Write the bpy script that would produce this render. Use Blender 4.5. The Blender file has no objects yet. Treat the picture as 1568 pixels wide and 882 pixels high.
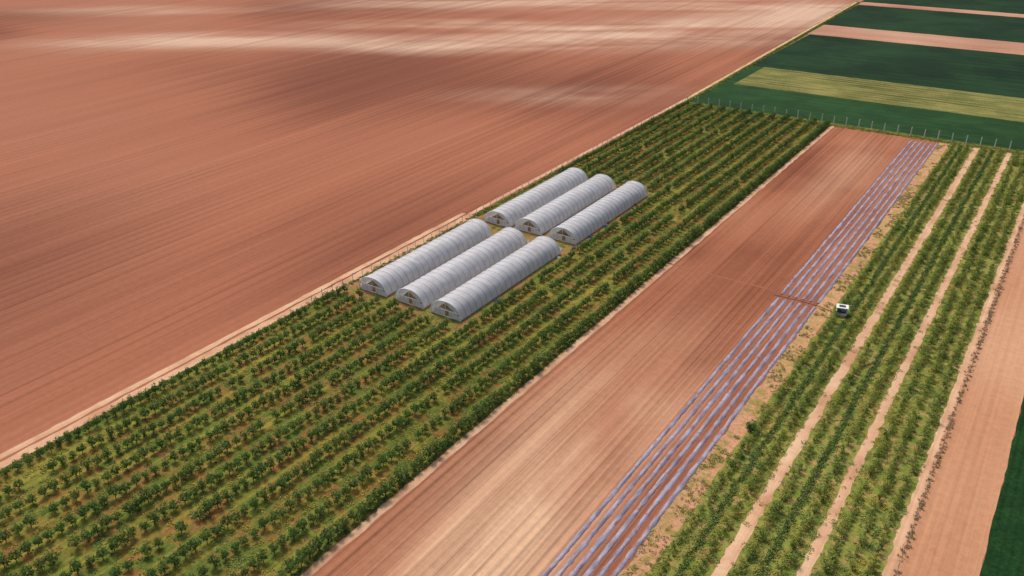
import bpy, math, random
import numpy as np
from mathutils import Vector, Matrix, noise as mn
random.seed(7)
scene=bpy.context.scene
rnd=random.random
def U(a,b): return a+(b-a)*rnd()
def lin(r,g,b,k=1.0):
    f=lambda c:((c/255+.055)/1.055)**2.4 if c/255>.04045 else c/255/12.92
    return (f(r)*k,f(g)*k,f(b)*k,1)
def sl(r,g,b):
    c=lin(r,g,b); return (c[0]*.80,c[1]*.85,c[2]*.73,1)

# ------------------------------------------------------------ camera
p,r,yw=0.4698,-0.0088,0.5956
cp,sp=math.cos(p),math.sin(p)
right=Vector((1,0,0)); fwd=Vector((0,cp,-sp)); up=Vector((0,sp,cp))
r2=math.cos(r)*right+math.sin(r)*up; u2=-math.sin(r)*right+math.cos(r)*up
M=Matrix(((r2.x,u2.x,-fwd.x),(r2.y,u2.y,-fwd.y),(r2.z,u2.z,-fwd.z)))
M=(Matrix.Rotation(yw,3,'Z')@M).to_4x4(); M.translation=Vector((0,0,87))
cd=bpy.data.cameras.new("camera"); cam=bpy.data.objects.new("camera",cd)
scene.collection.objects.link(cam); cam.matrix_world=M
cd.sensor_width=36; cd.lens=30.08; cd.clip_start=.5; cd.clip_end=20000
scene.camera=cam

# ------------------------------------------------------------ light
SUN_EL,SUN_AZ=math.radians(54),math.radians(-62)   # azimuth from +Y, clockwise positive
w=bpy.data.worlds.new("World"); scene.world=w; w.use_nodes=True
nt=w.node_tree; bg=nt.nodes['Background']
sky=nt.nodes.new('ShaderNodeTexSky'); sky.sky_type='NISHITA'; sky.sun_disc=False
sky.sun_elevation=SUN_EL; sky.sun_rotation=SUN_AZ; sky.dust_density=5; sky.air_density=1
nt.links.new(sky.outputs[0],bg.inputs[0]); bg.inputs[1].default_value=.12
sd=bpy.data.lights.new("sun",'SUN'); sd.energy=2.45; sd.angle=math.radians(12); sd.color=(1,.955,.90)
so=bpy.data.objects.new("sun",sd); scene.collection.objects.link(so)
sdir=Vector((math.sin(SUN_AZ)*math.cos(SUN_EL),math.cos(SUN_AZ)*math.cos(SUN_EL),math.sin(SUN_EL)))
so.rotation_euler=sdir.to_track_quat('Z','Y').to_euler()
scene.view_settings.view_transform='Standard'; scene.view_settings.look='None'; scene.view_settings.exposure=0

# ------------------------------------------------------------ node helper
class NB:
    def __init__(s,name):
        s.m=bpy.data.materials.new(name); s.m.use_nodes=True
        s.t=s.m.node_tree; s.n=s.t.nodes; s.b=s.n['Principled BSDF']; s.out=s.n['Material Output']
        s.b.inputs['Roughness'].default_value=.95; s.b.inputs['Specular IOR Level'].default_value=.08
    def L(s,a,b): s.t.links.new(a,b)
    def put(s,sock,v):
        if hasattr(v,'is_output'): s.L(v,sock)
        else: sock.default_value=v
    def pos(s):
        return s.n.new('ShaderNodeNewGeometry').outputs['Position']
    def obj(s): return s.n.new('ShaderNodeTexCoord').outputs['Object']
    def vmul(s,v,k,off=(0,0,0)):
        n=s.n.new('ShaderNodeVectorMath'); n.operation='MULTIPLY_ADD'
        s.L(v,n.inputs[0]); n.inputs[1].default_value=k; n.inputs[2].default_value=off; return n.outputs[0]
    def rotz(s,v,a):
        n=s.n.new('ShaderNodeVectorRotate'); n.rotation_type='Z_AXIS'; s.L(v,n.inputs['Vector']); n.inputs['Angle'].default_value=a; return n.outputs[0]
    def noise(s,v,scale=1,detail=3,rough=.55,dist=0):
        n=s.n.new('ShaderNodeTexNoise'); s.L(v,n.inputs['Vector'])
        n.inputs['Scale'].default_value=scale;n.inputs['Detail'].default_value=detail
        n.inputs['Roughness'].default_value=rough;n.inputs['Distortion'].default_value=dist
        return n.outputs['Fac']
    def mr(s,v,a,b,c=0,d=1,smooth=False):
        n=s.n.new('ShaderNodeMapRange'); s.put(n.inputs[0],v)
        if smooth:n.interpolation_type='SMOOTHSTEP'
        for i,x in enumerate((a,b,c,d)): n.inputs[i+1].default_value=x
        return n.outputs[0]
    def math(s,op,a,b=0.):
        n=s.n.new('ShaderNodeMath'); n.operation=op; s.put(n.inputs[0],a); s.put(n.inputs[1],b); return n.outputs[0]
    def mix(s,f,a,b,mode='MIX'):
        n=s.n.new('ShaderNodeMix'); n.data_type='RGBA'; n.blend_type=mode
        s.put(n.inputs[0],f); s.put(n.inputs[6],a); s.put(n.inputs[7],b); return n.outputs[2]
    def gain(s,col,f):
        n=s.n.new('ShaderNodeVectorMath'); n.operation='SCALE'; s.L(col,n.inputs[0]); s.put(n.inputs['Scale'],f); return n.outputs[0]
    def blob(s,v,cx,cy,rx,ry,rot=0):
        q=s.vmul(v,(1,1,0),(-cx,-cy,0))
        if rot: q=s.rotz(q,-rot)
        q=s.vmul(q,(1/rx,1/ry,0))
        n=s.n.new('ShaderNodeVectorMath'); n.operation='LENGTH'; s.L(q,n.inputs[0])
        return s.mr(n.outputs['Value'],0,1,1,0,True)
    def blobs(s,v,L,rot=0):
        acc=None
        for bl in L:
            q=s.math('MULTIPLY',s.blob(v,*bl[:4],rot),bl[4]); acc=q if acc is None else s.math('ADD',acc,q)
        return acc
    def bump(s,h,strength=.4,dist=.1):
        n=s.n.new('ShaderNodeBump'); n.inputs['Strength'].default_value=strength; n.inputs['Distance'].default_value=dist
        s.put(n.inputs['Height'],h); s.L(n.outputs[0],s.b.inputs['Normal'])
    def col(s,c): s.put(s.b.inputs['Base Color'],c)

def soil(name,dark,mid,light,axis='Y',streak=.22,sc=1.0,seed=0,blobs=(),darkblobs=(),rot=0,lines=0,lineamp=.2,patch=.015,pcontrast=1.0,wide_w=.25,det=3,wob=(.010,.030),warp=.8,wamp=.25,ga=.13):
    b=NB(name); P=b.pos()
    def st(a,l): return (a,l,1) if axis=='Y' else (l,a,1)
    big=b.noise(b.vmul(P,(1,1,1),(seed*37,seed*11,0)),patch,det,.5,.3)
    wide=b.noise(b.vmul(P,st(.16*sc,.0035),(seed,0,seed)),1,3,.7,.1)
    fine=b.noise(b.vmul(P,st(1.3*sc,.006),(seed,3,0)),1,3,.8,0)
    grain=b.noise(P,.7,5,.85)
    f=b.math('ADD',b.math('MULTIPLY',big,1-wide_w),b.math('MULTIPLY',wide,wide_w))
    c=b.mix(b.mr(f,.34,.54,0,1,True),dark,mid)
    lf=b.mr(f,.50,.68,0,.75*pcontrast,True)
    if blobs:
        acc=b.blobs(P,blobs,rot)
        wb=b.noise(b.vmul(b.rotz(P,-rot),(wob[0],wob[1],1),(seed+5,0,0)),1,3,.5,warp)
        acc=b.math('MULTIPLY',acc,b.mr(wb,.32,.66,.2,1.25,True))
        acc=b.math('MULTIPLY',acc,b.mr(wide,.3,.7,1-wamp,1+wamp))
        lf=b.math('MINIMUM',b.math('ADD',lf,acc),1.0)
    c=b.mix(lf,c,light)
    if darkblobs: c=b.mix(b.math('MINIMUM',b.math('MULTIPLY',b.blobs(P,darkblobs,rot),b.mr(wide,.3,.7,1+wamp,1-wamp)),1.),c,dark)
    g=b.math('ADD',b.mr(fine,.25,.75,1-streak,1+streak),b.mr(wide,.3,.7,-streak*.3,streak*.3))
    g=b.math('ADD',g,b.mr(grain,.3,.7,-ga,ga))
    if lines:
        sx=b.n.new('ShaderNodeSeparateXYZ'); b.L(P,sx.inputs[0])
        x=sx.outputs[0 if axis=='Y' else 1]
        wv=b.math('SINE',b.math('MULTIPLY',b.math('ADD',x,b.mr(wide,0,1,0,.8)),2*math.pi/lines))
        wv=b.mr(wv,.3,1,0,1); msk=b.mr(b.noise(b.vmul(P,st(.06,.008),(9,seed,0)),1,2,.6),.40,.62,.15,1)
        g=b.math('SUBTRACT',g,b.math('MULTIPLY',b.math('MULTIPLY',wv,msk),lineamp))
    c=b.gain(c,g); b.col(c)
    if not rot: b.bump(grain,.5,.12)
    return b.m

def grassy(name,cols,axis='Y',sc=1.0,seed=0,fine=.35,dist_scale=.35,thr=(.4,.6),rows=0,rowamp=.25):
    b=NB(name); P=b.pos()
    def st(a,l): return (a,l,1) if axis=='Y' else (l,a,1)
    n1=b.noise(b.vmul(P,(1,1,1),(seed*13,0,seed)),dist_scale,3,.65,.3)
    n2=b.noise(b.vmul(P,st(.7*sc,.03),(seed,5,0)),1,3,.65,.1)
    n3=b.noise(P,1.8,4,.8)
    n4=b.noise(P,.018,2,.6,.5)
    c=b.mix(b.mr(n1,*thr),cols[0],cols[1])
    c=b.mix(b.mr(n2,.46,.66),c,cols[2])
    g=b.math('ADD',b.mr(n3,.3,.7,1-fine,1+fine),b.mr(n4,.3,.7,-.12,.12))
    if rows:
        sx=b.n.new('ShaderNodeSeparateXYZ'); b.L(P,sx.inputs[0]); x=sx.outputs[0 if axis=='Y' else 1]
        wv=b.mr(b.math('SINE',b.math('MULTIPLY',b.math('ADD',x,b.mr(n2,0,1,0,.5)),2*math.pi/rows)),-.2,.9)
        g=b.math('SUBTRACT',g,b.math('MULTIPLY',b.math('MULTIPLY',wv,b.mr(b.noise(b.vmul(P,st(.05,.02)),1,3,.6),.35,.6)),rowamp))
    b.col(b.gain(c,g))
    return b.m

def foliage(name,c1,c2,c3,trans=.25,tip=None,z0=1.2,z1=2.1):
    b=NB(name); oi=b.n.new('ShaderNodeObjectInfo'); O=b.obj()
    n=b.noise(O,2.2,2,.7)
    c=b.mix(b.mr(n,.35,.65),c1,c2)
    c=b.mix(b.mr(oi.outputs['Random'],.45,1.0,0,.8),c,c3)
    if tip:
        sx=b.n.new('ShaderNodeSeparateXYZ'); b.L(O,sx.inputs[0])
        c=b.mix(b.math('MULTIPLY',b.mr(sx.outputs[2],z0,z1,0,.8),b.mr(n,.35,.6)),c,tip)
    c=b.gain(c,b.mr(n,.3,.7,.75,1.25))
    b.col(c); b.b.inputs['Roughness'].default_value=.7
    if trans:
        tr=b.n.new('ShaderNodeBsdfTranslucent'); b.L(c,tr.inputs[0])
        mx=b.n.new('ShaderNodeMixShader'); mx.inputs[0].default_value=trans
        b.L(b.b.outputs[0],mx.inputs[1]); b.L(tr.outputs[0],mx.inputs[2]); b.L(mx.outputs[0],b.out.inputs[0])
    return b.m
def plain(name,c,rough=.6,var=.15,metal=0,scale=3):
    b=NB(name); n=b.noise(b.obj(),scale,4,.6)
    b.col(b.gain(b.mix(0.,c,c),b.mr(n,.3,.7,1-var,1+var)))
    b.b.inputs['Roughness'].default_value=rough; b.b.inputs['Metallic'].default_value=metal; b.b.inputs['Specular IOR Level'].default_value=.4
    return b.m

# ------------------------------------------------------------ mesh helpers
def link(o,parent=None,coll=None):
    (coll or scene.collection).objects.link(o)
    if parent: o.parent=parent
    return o
def mesh_obj(name,verts,faces,mats,parent=None,coll=None,fm=None,smooth=False,loc=None):
    me=bpy.data.meshes.new(name); me.from_pydata([tuple(v) for v in verts],[],faces); 
    for m in (mats if isinstance(mats,(list,tuple)) else [mats]): me.materials.append(m)
    if fm is not None: me.polygons.foreach_set('material_index',fm)
    if smooth: me.polygons.foreach_set('use_smooth',[True]*len(faces))
    me.update(); o=bpy.data.objects.new(name,me)
    if loc: o.location=loc
    return link(o,parent,coll)
def strip(name,x0,x1,y0,y1,z,mat,jit=.15,step=2.0,along='Y',xoff=None):
    V=[];F=[]
    if along=='Y':
        n=max(2,int((y1-y0)/step))
        for i in range(n+1):
            y=y0+(y1-y0)*i/n; o=xoff(y) if xoff else 0
            V+=[(x0+o+U(-jit,jit),y,z),(x1+o+U(-jit,jit),y,z)]
        F=[(2*i,2*i+1,2*i+3,2*i+2) for i in range(n)]
    else:
        n=max(2,int((x1-x0)/step))
        for i in range(n+1):
            x=x0+(x1-x0)*i/n; o=xoff(x) if xoff else 0
            V+=[(x,y0+o+U(-jit,jit),z),(x,y1+o+U(-jit,jit),z)]
        F=[(2*i,2*i+2,2*i+3,2*i+1) for i in range(n)]
    return mesh_obj(name,V,F,mat)
class MB:
    def __init__(s): s.V=[];s.F=[];s.I=[]
    def box(s,c,d,mi=0):
        x,y,z=c;a,b,h=d[0]/2,d[1]/2,d[2]/2;k=len(s.V)
        s.V+=[(x+i*a,y+j*b,z+l*h) for l in(-1,1) for j in(-1,1) for i in(-1,1)]
        for f in((0,2,3,1),(4,5,7,6),(0,1,5,4),(2,6,7,3),(0,4,6,2),(1,3,7,5)): s.F.append(tuple(k+q for q in f)); s.I.append(mi)
    def tube(s,pts,rad,seg=6,mi=0,taper=None):
        k=len(s.V);n=len(pts);P=[Vector(q) for q in pts]
        for i,q in enumerate(P):
            d=(P[min(i+1,n-1)]-P[max(i-1,0)]).normalized()
            a=Vector((0,1,0)) if abs(d.y)<.5 else Vector((0,0,1))
            c=d.cross(a).normalized(); a=c.cross(d).normalized()
            rr=rad if taper is None else rad+(taper-rad)*i/(n-1)
            for j in range(seg):
                t=2*math.pi*j/seg; s.V.append(tuple(q+a*math.cos(t)*rr+c*math.sin(t)*rr))
        for i in range(n-1):
            for j in range(seg):
                j2=(j+1)%seg; s.F.append((k+i*seg+j,k+i*seg+j2,k+(i+1)*seg+j2,k+(i+1)*seg+j)); s.I.append(mi)
        s.F.append(tuple(k+j for j in range(seg))[::-1]); s.I.append(mi)
        s.F.append(tuple(k+(n-1)*seg+j for j in range(seg))); s.I.append(mi)
    def face(s,vs,mi=0):
        k=len(s.V); s.V+=vs; s.F.append(tuple(range(k,k+len(vs)))); s.I.append(mi)
    def leaf(s,c,size,mi=0,upb=0.):
        n=Vector((random.gauss(0,1),random.gauss(0,1),random.gauss(0,1)+upb)).normalized()
        a=n.orthogonal().normalized(); a.rotate(Matrix.Rotation(U(0,6.28),3,n)); b=n.cross(a)
        c=Vector(c); l=size*U(.7,1.3); w_=l*U(.4,.7)
        s.face([tuple(c-a*l),tuple(c+b*w_),tuple(c+a*l),tuple(c-b*w_)],mi)
    def obj(s,name,mats,parent=None,coll=None,smooth=False,loc=None):
        return mesh_obj(name,s.V,s.F,mats,parent,coll,s.I,smooth,loc)
def empty(name,loc=(0,0,0),rz=0,parent=None):
    e=bpy.data.objects.new(name,None); e.location=loc; e.rotation_euler[2]=rz; e.empty_display_size=.5
    return link(e,parent)

# ------------------------------------------------------------ materials
VH=yw
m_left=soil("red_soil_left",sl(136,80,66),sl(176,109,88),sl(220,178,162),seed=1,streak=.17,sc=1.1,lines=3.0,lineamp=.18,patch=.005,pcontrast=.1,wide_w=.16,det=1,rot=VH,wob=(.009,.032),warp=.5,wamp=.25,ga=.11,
  blobs=[(-400,288,150,38,.85),(-285,350,95,38,.8),(-215,425,120,65,.95),(-150,540,130,130,.9),(-330,500,230,80,.7),(-168,300,80,24,.4),(-520,330,130,30,.55),(-330,390,110,24,.65)],  # pale bands: drier soil, plus cloud sun patches and haze painted into the colour
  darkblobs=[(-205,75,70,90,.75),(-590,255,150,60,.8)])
m_mid=soil("red_soil_plough",sl(144,84,66),sl(176,110,88),sl(222,174,150),seed=2,streak=.30,sc=1.5,lines=1.5,lineamp=.28,patch=.02,pcontrast=.25,wob=(.04,.01),
  blobs=[(-57,100,20,72,1.0),(-50,62,14,40,.6),(-55,255,14,60,.3)],darkblobs=[(-58,172,18,42,.6)])
m_right=soil("red_soil_right",sl(184,122,98),sl(204,144,116),sl(218,162,136),seed=3,streak=.15,sc=1.0)
m_faint=soil("trodden_soil",sl(146,88,70),sl(168,106,86),sl(182,122,98),seed=14,streak=.12,sc=1.0)
m_pale=soil("pale_soil_track",sl(202,148,122),sl(224,174,148),sl(236,192,168),seed=4,streak=.14,sc=1.6,patch=.12)
m_bandsoil=soil("soil_band",sl(176,122,106),sl(198,146,128),sl(216,168,152),axis='X',seed=6,streak=.12,sc=.6)
m_orch=grassy("orchard_floor",(lin(132,92,52),lin(90,102,42),lin(136,128,54)),seed=1,dist_scale=.32,thr=(.38,.56))
m_ghfloor=grassy("greenhouse_yard",(lin(154,106,74),lin(122,116,54),lin(108,114,48)),seed=3,dist_scale=.5,thr=(.42,.6))
m_weedsoil=grassy("weedy_soil",(lin(192,142,110),lin(146,130,70),lin(172,138,92)),seed=5,dist_scale=.45,thr=(.46,.62))
m_verge=grassy("grass_verge",(lin(72,94,38),lin(118,120,50),lin(96,106,42)),seed=6,dist_scale=.4)
m_rowfloor=grassy("berry_row_floor",(lin(166,132,86),lin(108,122,50),lin(132,132,62)),seed=7,dist_scale=.55,thr=(.34,.54))
m_crop=grassy("green_crop",(lin(24,48,30),lin(36,64,38),lin(32,52,34)),axis='X',seed=8,fine=.35,dist_scale=.03,sc=.5,rows=7,rowamp=.22)
m_crop2=grassy("green_crop_light",(lin(32,62,34),lin(44,76,40),lin(38,66,36)),axis='X',seed=9,fine=.35,dist_scale=.06,sc=.6,rows=5,rowamp=.2)
m_cropR=grassy("green_crop_near",(lin(24,54,26),lin(34,68,32),lin(30,56,28)),axis='Y',seed=12,fine=.45,dist_scale=.3,sc=1.2,rows=1.2,rowamp=.35)
m_yel=grassy("ripening_crop",(lin(116,114,62),lin(138,130,74),lin(88,98,52)),axis='X',seed=10,fine=.5,dist_scale=.12,sc=.5,rows=3.4,rowamp=.4)
m_bark=plain("bark",(.09,.06,.04,1),.9,.3)
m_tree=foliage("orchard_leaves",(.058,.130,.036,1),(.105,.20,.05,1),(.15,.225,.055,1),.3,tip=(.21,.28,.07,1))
m_shrub=foliage("berry_leaves",(.15,.22,.05,1),(.25,.31,.07,1),(.40,.38,.09,1),.3)
m_grassd=foliage("grass_dark",(.07,.135,.04,1),(.115,.185,.045,1),(.17,.22,.055,1),0)
m_lime=foliage("grass_lime",(.14,.20,.05,1),(.21,.26,.065,1),(.30,.30,.07,1),0)
m_weedy=foliage("weed_yellow",(.32,.29,.06,1),(.22,.25,.05,1),(.48,.34,.07,1),0)
m_dry=foliage("weed_dry",(.40,.30,.17,1),(.28,.24,.12,1),(.48,.30,.14,1),0)

# ------------------------------------------------------------ ground & fields
S=6000
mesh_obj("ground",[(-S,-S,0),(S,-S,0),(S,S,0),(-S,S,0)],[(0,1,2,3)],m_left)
strip("orchard_ground",-128.3,-71.8,-40,312,.010,m_orch,.2)
strip("ploughed_field",-71.8,-34,-40,308,.012,m_mid,.12)
strip("verge",-128.9,-127.2,-40,312,.020,m_verge,.3)
def toff(y): return -max(0,(y-320))*.023
strip("verge",-131.3,-126.5,312,603,.020,m_verge,.35,xoff=toff)
strip("dirt_track",-132.8,-131.4,-40,172,.022,m_pale,.15)
strip("dirt_track",-130.8,-129.0,-40,172,.0225,m_pale,.18)
strip("dirt_track",-131.0,-129.7,172,600,.024,m_pale,.12,xoff=toff)
strip("dirt_yard",-129.2,-127.4,118,172,.023,m_pale,.3)
strip("greenhouse_yard",-127.2,-94.6,119,214,.016,m_ghfloor,.6)
strip("footpath",-72.3,-70.9,-40,310,.024,m_pale,.18)
strip("footpath",-74,-46,172.4,172.9,.026,m_faint,.2,along='X')
strip("weed_margin",-36.3,-33.0,-40,309,.018,m_weedsoil,.4)
strip("berry_ground",-33.2,-5.6,-40,311,.020,m_rowfloor,.3)
for a,b_ in((-25.9,-24.2),(-16.3,-14.8),(-6.8,-5.5)):
    strip("dirt_track",a,b_,-40,309,.028,m_pale,.22,step=1.2)
strip("bare_field",-5.6,4.2,-40,309,.021,m_right,.1)
strip("crop_field",4.2,70,-40,309,.022,m_cropR,.15)
strip("fallow_field",70,400,-40,309,.014,m_right,.1)
strip("fence_margin",-128,400,309.0,313.0,.030,m_verge,.5,along='X')
strip("crop_field",-128,500,313.0,350,.024,m_crop2,.25,along='X')
strip("crop_field_ripening",-123.5,500,350,387,.026,m_yel,.25,along='X')
strip("crop_field",-129,-123.5,350,387,.025,m_crop2,.25)
strip("crop_field",-129.5,500,387,476,.024,m_crop,.3,along='X')
strip("bare_field",-131,500,476,508,.026,m_bandsoil,.4,along='X',step=5)
strip("crop_field",-133,500,508,590,.024,m_crop,.3,along='X')
strip("bare_field",-134.5,500,590,603,.026,m_bandsoil,.4,along='X',step=5)
strip("crop_field",-135,500,603,1200,.024,m_crop,.3,along='X',step=6)

# ------------------------------------------------------------ plant templates
def newcoll(n): return bpy.data.collections.new(n)
C_tree,C_shrub,C_weed,C_dark,C_dry,C_lime=[newcoll(n) for n in("orchard_tree_models","berry_bush_models","weed_models","grass_models","dry_weed_models","lime_grass_models")]
for v in range(6):
    mb=MB(); h=U(.4,.55)
    mb.tube([(0,0,-.1),(U(-.05,.05),U(-.05,.05),h)],.08,6,0,.05)
    lobes=[]
    for i in range(6):
        a=i*2*math.pi/6+U(-.4,.4); R_=U(.4,.8); zz=U(.65,1.55)
        q=(math.cos(a)*R_,math.sin(a)*R_,zz); lobes.append((q,U(.34,.54)))
        mb.tube([(0,0,h-.05),(q[0]*.45,q[1]*.45,(h+zz)/2+.1),q],.04,4,0,.015)
    lobes.append(((U(-.2,.2),U(-.2,.2),1.8),.5)); lobes.append(((0,0,1.1),.6))
    for q,rr in lobes:
        for k in range(36):
            d=Vector((random.gauss(0,1),random.gauss(0,1),random.gauss(0,1))).normalized()*rr*U(.45,1.12)
            mb.leaf((q[0]+d.x,q[1]+d.y,max(.15,q[2]+d.z*.9)),.15,1,.8)
        for k in range(2):
            a=U(0,6.28);x,y=q[0]+math.cos(a)*rr*.5,q[1]+math.sin(a)*rr*.5
            for j in range(4): mb.leaf((x+U(-.05,.05),y+U(-.05,.05),q[2]+rr*.8+j*.11),.09,1)
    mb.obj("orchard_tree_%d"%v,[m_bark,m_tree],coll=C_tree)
for v in range(5):
    mb=MB()
    for i in range(5):
        a=U(0,6.28);R_=U(.12,.42);q=(math.cos(a)*R_,math.sin(a)*R_,U(.4,1.05))
        mb.tube([(0,0,-.05),(q[0]*.5,q[1]*.5,q[2]*.6),q],.025,4,0,.01)
        for k in range(26):
            d=Vector((random.gauss(0,1),random.gauss(0,1),random.gauss(0,1))).normalized()*U(.12,.40)
            mb.leaf((q[0]+d.x,q[1]+d.y,max(.06,q[2]+d.z)),.11,1,.5)
    mb.obj("berry_bush_%d"%v,[m_bark,m_shrub],coll=C_shrub)
def tufts(coll,name,mat,n,h,rad,blades):
    for v in range(n):
        mb=MB()
        for k in range(blades):
            a=U(0,6.28);R_=rad*math.sqrt(rnd());x,y=math.cos(a)*R_,math.sin(a)*R_
            if rnd()<.4:
                l=h*U(.5,1.1);dx,dy=U(-.5,.5)*l,U(-.5,.5)*l;w_=U(.04,.08); t=U(0,6.28);cx,cy=math.cos(t)*w_,math.sin(t)*w_
                mb.face([(x-cx,y-cy,-.02),(x+cx,y+cy,-.02),(x+dx,y+dy,l)],0)
            else: mb.leaf((x,y,h*U(.1,.8)),.11,0,1.5)
        mb.obj("%s_%d"%(name,v),[mat],coll=coll)
tufts(C_weed,"weed_tuft",m_weedy,5,.32,.5,34)
tufts(C_dark,"grass_tuft",m_grassd,5,.32,.5,34)
tufts(C_dry,"dry_tuft",m_dry,4,.35,.4,28)
tufts(C_lime,"lime_tuft",m_lime,5,.28,.55,36)

def gn_group(coll):
    g=bpy.data.node_groups.new("scatter_"+coll.name,'GeometryNodeTree')
    g.interface.new_socket("Geometry",in_out='INPUT',socket_type='NodeSocketGeometry')
    g.interface.new_socket("Geometry",in_out='OUTPUT',socket_type='NodeSocketGeometry')
    N=g.nodes.new; L=g.links.new
    gi=N('NodeGroupInput');go=N('NodeGroupOutput');ip=N('GeometryNodeInstanceOnPoints');ci=N('GeometryNodeCollectionInfo')
    ci.inputs['Collection'].default_value=coll; ci.inputs['Separate Children'].default_value=True; ci.inputs['Reset Children'].default_value=True
    def attr(n,t):
        a=N('GeometryNodeInputNamedAttribute'); a.data_type=t; a.inputs['Name'].default_value=n; return a.outputs[0]
    L(gi.outputs[0],ip.inputs['Points']);L(ci.outputs[0],ip.inputs['Instance']);ip.inputs['Pick Instance'].default_value=True
    L(attr('idx','INT'),ip.inputs['Instance Index']);L(attr('rot','FLOAT_VECTOR'),ip.inputs['Rotation']);L(attr('scl','FLOAT_VECTOR'),ip.inputs['Scale'])
    L(ip.outputs[0],go.inputs[0]); return g
GR={c.name:gn_group(c) for c in(C_tree,C_shrub,C_weed,C_dark,C_dry,C_lime)}
def scatter(name,pts,coll):
    me=bpy.data.meshes.new(name); me.from_pydata([(q[0],q[1],.02) for q in pts],[],[])
    n=len(pts); nv=len(coll.objects)
    a=me.attributes.new('idx','INT','POINT'); a.data.foreach_set('value',[random.randrange(nv) for _ in pts])
    a=me.attributes.new('rot','FLOAT_VECTOR','POINT'); a.data.foreach_set('vector',[v for _ in pts for v in(U(-.08,.08),U(-.08,.08),U(0,6.28))])
    a=me.attributes.new('scl','FLOAT_VECTOR','POINT'); a.data.foreach_set('vector',[v for q in pts for v in(q[2],q[2],q[3])])
    o=bpy.data.objects.new(name,me); link(o); md=o.modifiers.new("scatter",'NODES'); md.node_group=GR[coll.name]; return o
def nz(x,y,s,seed=0): return mn.noise(Vector((x*s+seed*17.3,y*s-seed*5.1,seed*3.7)))

# orchard rows
NR=12
ROWX=[-126.4+4.82*i for i in range(NR)]
def in_gh(x,y): 
    return (-127.5<x<-95.2) and (120.5<y<213.0)
for ri,x in enumerate(ROWX):
    pts=[];y=5.
    while y<308:
        y+=U(1.5,1.95)
        if in_gh(x,y): continue
        v=nz(x,y,.05,ri)
        if rnd()<(.035 if ri!=NR-1 else .0): continue
        s=U(.8,1.1)*(1+.15*v)
        if ri==NR-1: s*=1.15
        pts.append((x+U(-.15,.15),y,s*.93,s*U(.82,1.08)))
    scatter("orchard_tree_row",pts,C_tree)
W=[];D=[];R_=[];G=[]
for k in range(11500):
    x=U(-128,-72.6);y=U(20,310)
    if in_gh(x,y) and rnd()<.7: continue
    d=min(abs(x-q) for q in ROWX); n=nz(x,y*.35,.22,3)+(.16 if x>-98 else .03)
    if d<.9:
        if rnd()<.25: D.append((x,y,U(.8,1.4),U(.6,1.1)))
    elif n>.10 : W.append((x,y,U(.6,1.3),U(.4,.9)))
    elif n>-.12: G.append((x,y,U(.7,1.3),U(.4,.9)))
    elif n>-.20: 
        if rnd()<.6: D.append((x,y,U(.7,1.3),U(.4,.9)))
    elif rnd()<.3: R_.append((x,y,U(.7,1.2),U(.4,.8)))
scatter("orchard_weeds",W,C_weed); scatter("orchard_grass",D,C_dark); scatter("orchard_dry_weeds",R_,C_dry); scatter("orchard_light_grass",G,C_lime)

# berry rows (right side)
BR=((-31.8,.9),(-27.6,1.0),(-22.8,1.0),(-18.0,1.0),(-13.2,1.05),(-10.6,1.05),(-8.1,.95))
for x,g in BR:
    pts=[];y=40.
    while y<307:
        y+=U(.9,1.35)
        if rnd()<.03: y+=U(1,2.5)
        s=g*U(.75,1.25)*(1+.3*nz(x,y,.1,2))
        pts.append((x+U(-.25,.25),y,s*1.12,s*U(.9,1.2)))
    scatter("berry_bush_row",pts,C_shrub)
D=[];W=[];Y=[];G=[]
for x in(-29.6,-20.4):
    y=40
    while y<308:
        y+=.20; D.append((x+random.gauss(0,.28),y,U(.7,1.1),U(.6,1.2)))
for k in range(11500):
    x=U(-32.8,-7);y=U(60,309)
    if -25.9<x<-24.2 or -16.3<x<-14.8:
        if rnd()<.96: continue
    d=min(abs(x-q[0]) for q in BR)
    if d>.85 and rnd()<.30: continue
    n=nz(x,y*.4,.3,8)
    if n>.14: W.append((x,y,U(.6,1.2),U(.4,.8)))
    elif n>-.17: G.append((x,y,U(.7,1.3),U(.4,.9)))
    elif n>-.25: D.append((x,y,U(.7,1.2),U(.4,.9)))
    elif rnd()<.3: Y.append((x,y,U(.6,1.1),U(.4,.9)))
for k in range(1900):
    x=U(-36.2,-32.8);y=U(60,309)
    if nz(x,y,.25,9)>-.02: random.choice((W,G,Y)).append((x,y,U(.4,.95),U(.4,.8)))
for k in range(800):
    y=U(60,308); Y.append((-5.2+random.gauss(0,.25),y,U(.5,.9),U(.5,1.1)))
scatter("berry_weeds",W,C_weed);scatter("berry_grass",D,C_dark);scatter("dry_weeds",Y,C_dry);scatter("berry_light_grass",G,C_lime)
W=[];D=[]
for k in range(3000):
    y=U(5,600);x=-128.2+random.gauss(0,.4)+(toff(y) if y>312 else 0)
    (W if rnd()<.45 else D).append((x,y,U(.6,1.2),U(.5,1.1)))
for k in range(2600):
    x=U(-128,60);y=310.3+random.gauss(0,.9); (W if rnd()<.7 else D).append((x,y,U(.8,1.5),U(.4,.9)))
for k in range(1300):
    y=U(20,309);x=-72.9+random.gauss(0,.3); (W if rnd()<.35 else D).append((x,y,U(.5,1.),U(.4,1.)))
scatter("verge_weeds",W,C_weed);scatter("verge_grass",D,C_dark)
mb=MB()
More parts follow.
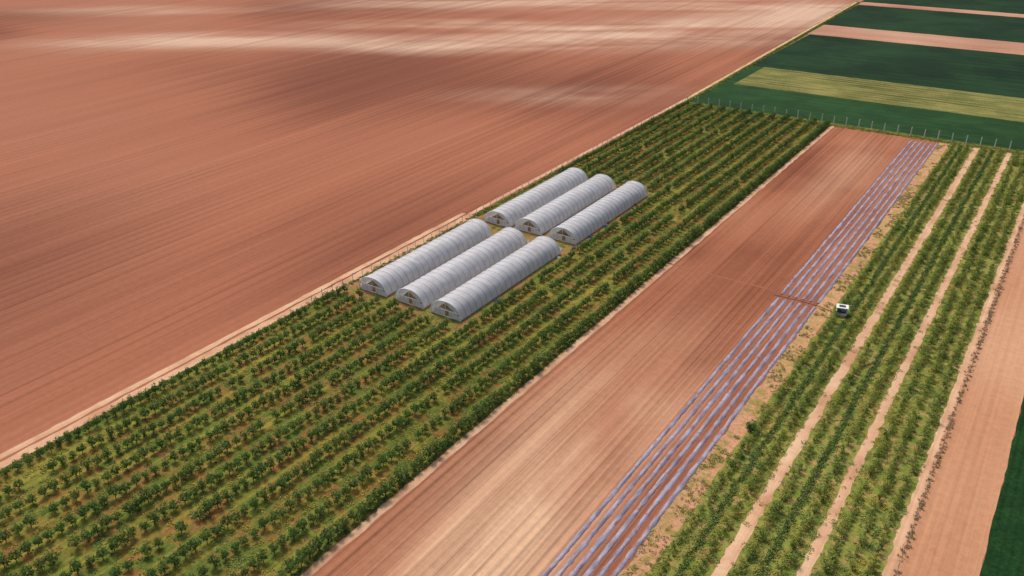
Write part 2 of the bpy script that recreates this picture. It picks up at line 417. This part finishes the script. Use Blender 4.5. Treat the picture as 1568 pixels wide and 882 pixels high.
for i in range(10):
    a=U(0,6.28);q=(math.cos(a)*U(0,.9),math.sin(a)*U(0,.9),U(.5,1.5))
    mb.tube([(0,0,-.05),(q[0]*.5,q[1]*.5,q[2]*.6),q],.04,4,0,.01)
    for k in range(50):
        d=Vector((random.gauss(0,1),random.gauss(0,1),random.gauss(0,1))).normalized()*U(.2,.6)
        mb.leaf((q[0]+d.x,q[1]+d.y,max(.1,q[2]+d.z)),.14,1,.5)
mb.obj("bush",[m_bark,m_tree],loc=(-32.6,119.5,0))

# ------------------------------------------------------------ mulch film beds
b=NB("mulch_film"); P=b.pos(); n=b.noise(b.vmul(P,(1.2,.25,1)),1,4,.65); n2=b.noise(P,.9,3,.6)
c=b.mix(b.mr(n,.38,.62),lin(110,104,122),lin(160,153,168)); c=b.mix(b.mr(n2,.53,.67,0,.85),c,lin(146,98,80)); b.col(c)
b.b.inputs['Roughness'].default_value=.55; b.b.inputs['Specular IOR Level'].default_value=.25; b.bump(n,.6,.1)
m_film=b.m
for i in range(6):
    x0=-44.6+i*1.58
    for (ya,yb) in((40,169.6),(171.6,305.5+U(-1,1))):
        V=[];F=[];n=int((yb-ya)/.8)
        for j in range(n+1):
            y=ya+(yb-ya)*j/n; wv=.29+.10*nz(i*9,y,.8,4)+U(-.06,.06); h=.17+.04*nz(i*5,y,.5,6); o=.12*nz(i*3,y,.08,2)
            V+=[(x0+o-wv*1.35,y,.0),(x0+o-wv,y,h*.75),(x0+o,y,h),(x0+o+wv,y,h*.75),(x0+o+wv*1.35,y,.0)]
        F=[(5*j+k,5*j+k+1,5*j+6+k,5*j+5+k) for j in range(n) for k in range(4)]
        mesh_obj("mulch_film_bed",V,F,m_film,smooth=True)
m_pipe=plain("pipe_brown",(.22,.10,.08,1),.6)
mb=MB(); mb.tube([(-46,170.3,.10),(-41,170.6,.12),(-36,170.4,.10),(-33,169.4,.10),(-31.8,169.1,.4)],.05,6)
for i in range(6): mb.tube([(-44.6+i*1.58,170.4,.12),(-44.6+i*1.58,172.2,.24)],.035,5); mb.box((-44.6+i*1.58,170.4,.17),(.12,.12,.18))
mb.obj("irrigation_pipe",[m_pipe])

# ------------------------------------------------------------ fences
m_post=plain("concrete_post",(.68,.66,.60,1),.85,.12)
m_wire=plain("wire",(.35,.35,.35,1),.5,.05,.5)
m_wood=plain("weathered_wood",(.42,.36,.30,1),.9,.3)
def fence(name,a,b_,step,h,mat,wires=(.5,1.,1.5),rad=.06):
    A,B=Vector(a),Vector(b_);L_=(B-A).length;n=int(L_/step);mb=MB()
    for i in range(n+1):
        q=A+(B-A)*(i/n)+Vector((U(-.05,.05),U(-.05,.05),0)); lx,ly=U(-.06,.06),U(-.06,.06); hh=h*U(.93,1.05)
        mb.tube([(q.x,q.y,-.1),(q.x+lx,q.y+ly,hh)],rad,5,0,rad*.8)
    for z in wires:
        pts=[]
        for i in range(n+1): q=A+(B-A)*(i/n); pts.append((q.x,q.y,z*h/1.8))
        mb.tube(pts,.010,3,1)
    return mb.obj(name,[mat,m_wire])
fence("wire_fence",(-128.6,112,0),(-128.1,310.5,0),3.2,2.1,m_post,rad=.09)
fence("wire_fence",(-127.9,311.4,0),(40,311.4,0),4.2,3.0,m_post,rad=.18)
fence("wire_fence",(-5.2,40,0),(-5.0,310,0),3.0,1.5,m_wood)

# ------------------------------------------------------------ greenhouses
b=NB("polythene_film"); O=b.obj()
n=b.noise(b.vmul(O,(.5,.5,.7)),1,3,.55,.3); n2=b.noise(b.vmul(O,(.25,1.6,.25)),1,3,.6); n3=b.noise(O,.2,2,.5)
c=b.mix(b.mr(n,.35,.65),(.80,.80,.84,1),(.87,.87,.89,1)); c=b.gain(c,b.mr(n2,.3,.7,.95,1.03)); c=b.mix(b.mr(n3,.5,.7,0,.2),c,(.70,.66,.66,1))
b.col(c); b.b.inputs['Roughness'].default_value=.28; b.b.inputs['Specular IOR Level'].default_value=.6
tl=b.n.new('ShaderNodeBsdfTranslucent'); b.L(c,tl.inputs[0]); tp=b.n.new('ShaderNodeBsdfTransparent')
m1=b.n.new('ShaderNodeMixShader'); m1.inputs[0].default_value=.30; b.L(b.b.outputs[0],m1.inputs[1]);b.L(tl.outputs[0],m1.inputs[2])
m2=b.n.new('ShaderNodeMixShader'); b.put(m2.inputs[0],b.mr(n,.3,.7,.28,.16)); b.L(m1.outputs[0],m2.inputs[1]);b.L(tp.outputs[0],m2.inputs[2]); b.L(m2.outputs[0],b.out.inputs[0])
m_poly=b.m
m_frame=plain("white_frame",(.80,.80,.80,1),.45,.05)
m_hoop=plain("galvanised_hoop",(.34,.34,.38,1),.45,.1,.0)
m_bed=plain("planting_bed",(.22,.12,.08,1),.9,.3)
def arc(t,w=4.,h=3.45):
    c_,s_=math.cos(t),math.sin(t)
    return (w*math.copysign(abs(c_)**.86,c_), h*abs(s_)**.92)
def greenhouse(xc,y0,L_,w=4.0,h=3.6):
    root=empty("greenhouse",(xc,y0,0)); NS=22; nb=int(round(L_/1.9)); sp_=L_/nb
    V=[];F=[]
    nr=nb*4
    for i in range(nr+1):
        y=L_*i/nr; ph=(i%4)/4.; sag=-.035*math.sin(math.pi*ph)
        for j in range(NS+1):
            x,z=arc(math.pi*j/NS,w+sag,h+sag*1.2); nn=.012*nz(x+xc,y+y0+z,.5,1)
            V.append((x*(1+nn*.3),y,max(0.0,z*(1+nn*.4))+.02))
    for i in range(nr):
        for j in range(NS):
            a=i*(NS+1)+j; F.append((a,a+1,a+NS+2,a+NS+1))
    mesh_obj("film_cover",V,F,m_poly,root,smooth=True)
    mb=MB()
    for i in range(nb+1):
        y=sp_*i; mb.tube([(arc(math.pi*j/16,w+.03,h+.03)[0],y,arc(math.pi*j/16,w+.03,h+.03)[1]) for j in range(17)],.05,5)
    for t in(.5,.28,.72,.12,.88):
        x,z=arc(math.pi*t,w-.10,h-.10); mb.tube([(x,0.0,z),(x,L_,z)],.035,5)
    for x in(-w-.06,w+.06): mb.box((x,L_/2,.10),(.08,L_,.2))
    mb.obj("hoops",[m_hoop],root)
    for k,yy in enumerate((-.06,L_+.06)):
        mb=MB(); zt=1.6
        mb.tube([(arc(math.pi*j/20,w,h)[0],yy,arc(math.pi*j/20,w,h)[1]) for j in range(21)],.13,6)
        for x in (-3.0,-2.0,-.95,.95,2.0,3.0): mb.box((x,yy,zt/2),(.13,.09,zt))
        mb.box((0,yy-.002,zt),(2*3.5,.10,.15)); mb.box((0,yy,.08),(2*w-.1,.08,.12))
        mb.tube([(-2.9,yy,zt),(0,yy,h-.35)],.06,5); mb.tube([(2.9,yy,zt),(0,yy,h-.35)],.06,5); mb.box((0,yy,(zt+h-.3)/2),(.08,.07,h-.3-zt))
        mb.obj("end_frame",[m_frame],root)
        mb=MB(); y2=yy+(.03 if k==0 else -.03)
        for a,b_ in zip([-3.75,-3.0,-2.0]+[.95,2.0,3.0],[-3.0,-2.0,-.95]+[2.0,3.0,3.75]):
            zz=1.5 if abs(a)<3.4 and abs(b_)<3.4 else 1.1
            mb.face([(a+.05,y2,.14),(b_-.05,y2,.14),(b_-.05,y2,zz),(a+.05,y2,zz)])
        for sgn in(-1,1):
            pts=[(sgn*2.95,y2,zt)]+[(arc(math.pi*(.5-sgn*q),w-.08,h-.08)[0],y2,arc(math.pi*(.5-sgn*q),w-.08,h-.08)[1]) for q in(.30,.24,.18,.12,.06,.0)]
            mb.face(pts if sgn>0 else pts[::-1])
        if k==1: mb.face([(-.9,y2,.14),(.9,y2,.14),(.9,y2,1.5),(-.9,y2,1.5)])
        mb.obj("end_panels",[m_poly],root)
    mb=MB()
    for x in(-.95,-.1): mb.box((x,-.16,.8),(.06,.05,1.5))
    for z in(.12,.8,1.5): mb.box((-.525,-.16,z),(.79,.05,.06))
    mb.face([(-.92,-.16,.15),(-.13,-.16,.15),(-.13,-.16,1.47),(-.92,-.16,1.47)],1)
    mb.obj("door",[m_frame,m_poly],root)
    mb=MB()
    for x in(-2.7,-.95,.95,2.7):
        mb.box((x,L_/2,.09),(1.1,L_-1.2,.14),0)
        y=.9
        while y<L_-.8:
            y+=.55
            for q in range(9): mb.leaf((x+U(-.45,.45),y+U(-.3,.3),U(.2,.75)),.16,1,.5)
    mb.obj("crop_beds",[m_bed,m_shrub if rnd()<.3 else m_grassd],root)
for x,y,L_ in((-120.9,123.2,40),(-110.4,123.3,40),(-100.4,123.2,40),(-120.0,170.4,41),(-110.4,170.6,40),(-100.0,170.4,40)):
    greenhouse(x,y,L_,4.0 if x<-115 else 3.95)

# ------------------------------------------------------------ small objects
m_red=plain("red_plastic",(.45,.06,.04,1),.5); m_blue=plain("blue_plastic",(.08,.16,.35,1),.5); m_white=plain("white_plastic",(.75,.75,.73,1),.5); m_dark=plain("dark_metal",(.03,.03,.035,1),.4)
def crate(loc,rz,mat,s=1.):
    mb=MB(); a,b_,h=.6*s,.4*s,.3*s
    mb.box((0,0,.02),(a,b_,.03))
    for z in(.08,.17,.26):
        z*=s
        for sy in(-1,1): mb.box((0,sy*b_/2,z),(a,.02,.06*s))
        for sx in(-1,1): mb.box((sx*a/2,0,z),(.02,b_-.03,.06*s))
    for sx in(-1,1):
        for sy in(-1,1): mb.box((sx*(a/2+.004),sy*(b_/2+.004),h/2),(.04,.04,h))
    o=mb.obj("plastic_crate",[mat],loc=loc); o.rotation_euler[2]=rz
for k in range(28):
    x=U(-96,-94.6) if rnd()<.6 else U(-127,-96); y=U(124,210) if x>-96 else U(164.5,169)
    crate((x,y,.02),U(0,3),random.choice([m_red,m_red,m_blue,m_white]),U(1.,1.8))
root=empty("pump_hut",(-31.2,169.3,0),.25); mb=MB()
for sx in(-1,1):
    for sy in(-1,1): mb.box((sx*1.0,sy*.75,.95),(.12,.12,1.9))
mb.box((0,.78,.85),(1.88,.05,1.5)); mb.box((-1.03,0,.85),(.05,1.38,1.5)); mb.box((1.03,0,.85),(.05,1.38,1.5)); mb.box((0,-.78,.4),(1.88,.05,.65))
mb.box((0,0,.05),(2.1,1.6,.10)); mb.obj("walls",[m_white],root)
mb=MB(); mb.box((.0,.0,2.03),(1.3,.9,.05)); mb.obj("roof_panel",[m_dark],root)
mb=MB(); mb.box((0,0,1.95),(2.4,1.9,.10)); mb.obj("roof",[m_white],root)
mb=MB(); mb.tube([(-.4,0,.1),(-.4,0,1.0)],.35,12); mb.box((.4,0,.35),(.6,.5,.5)); mb.obj("pump",[m_dark],root)
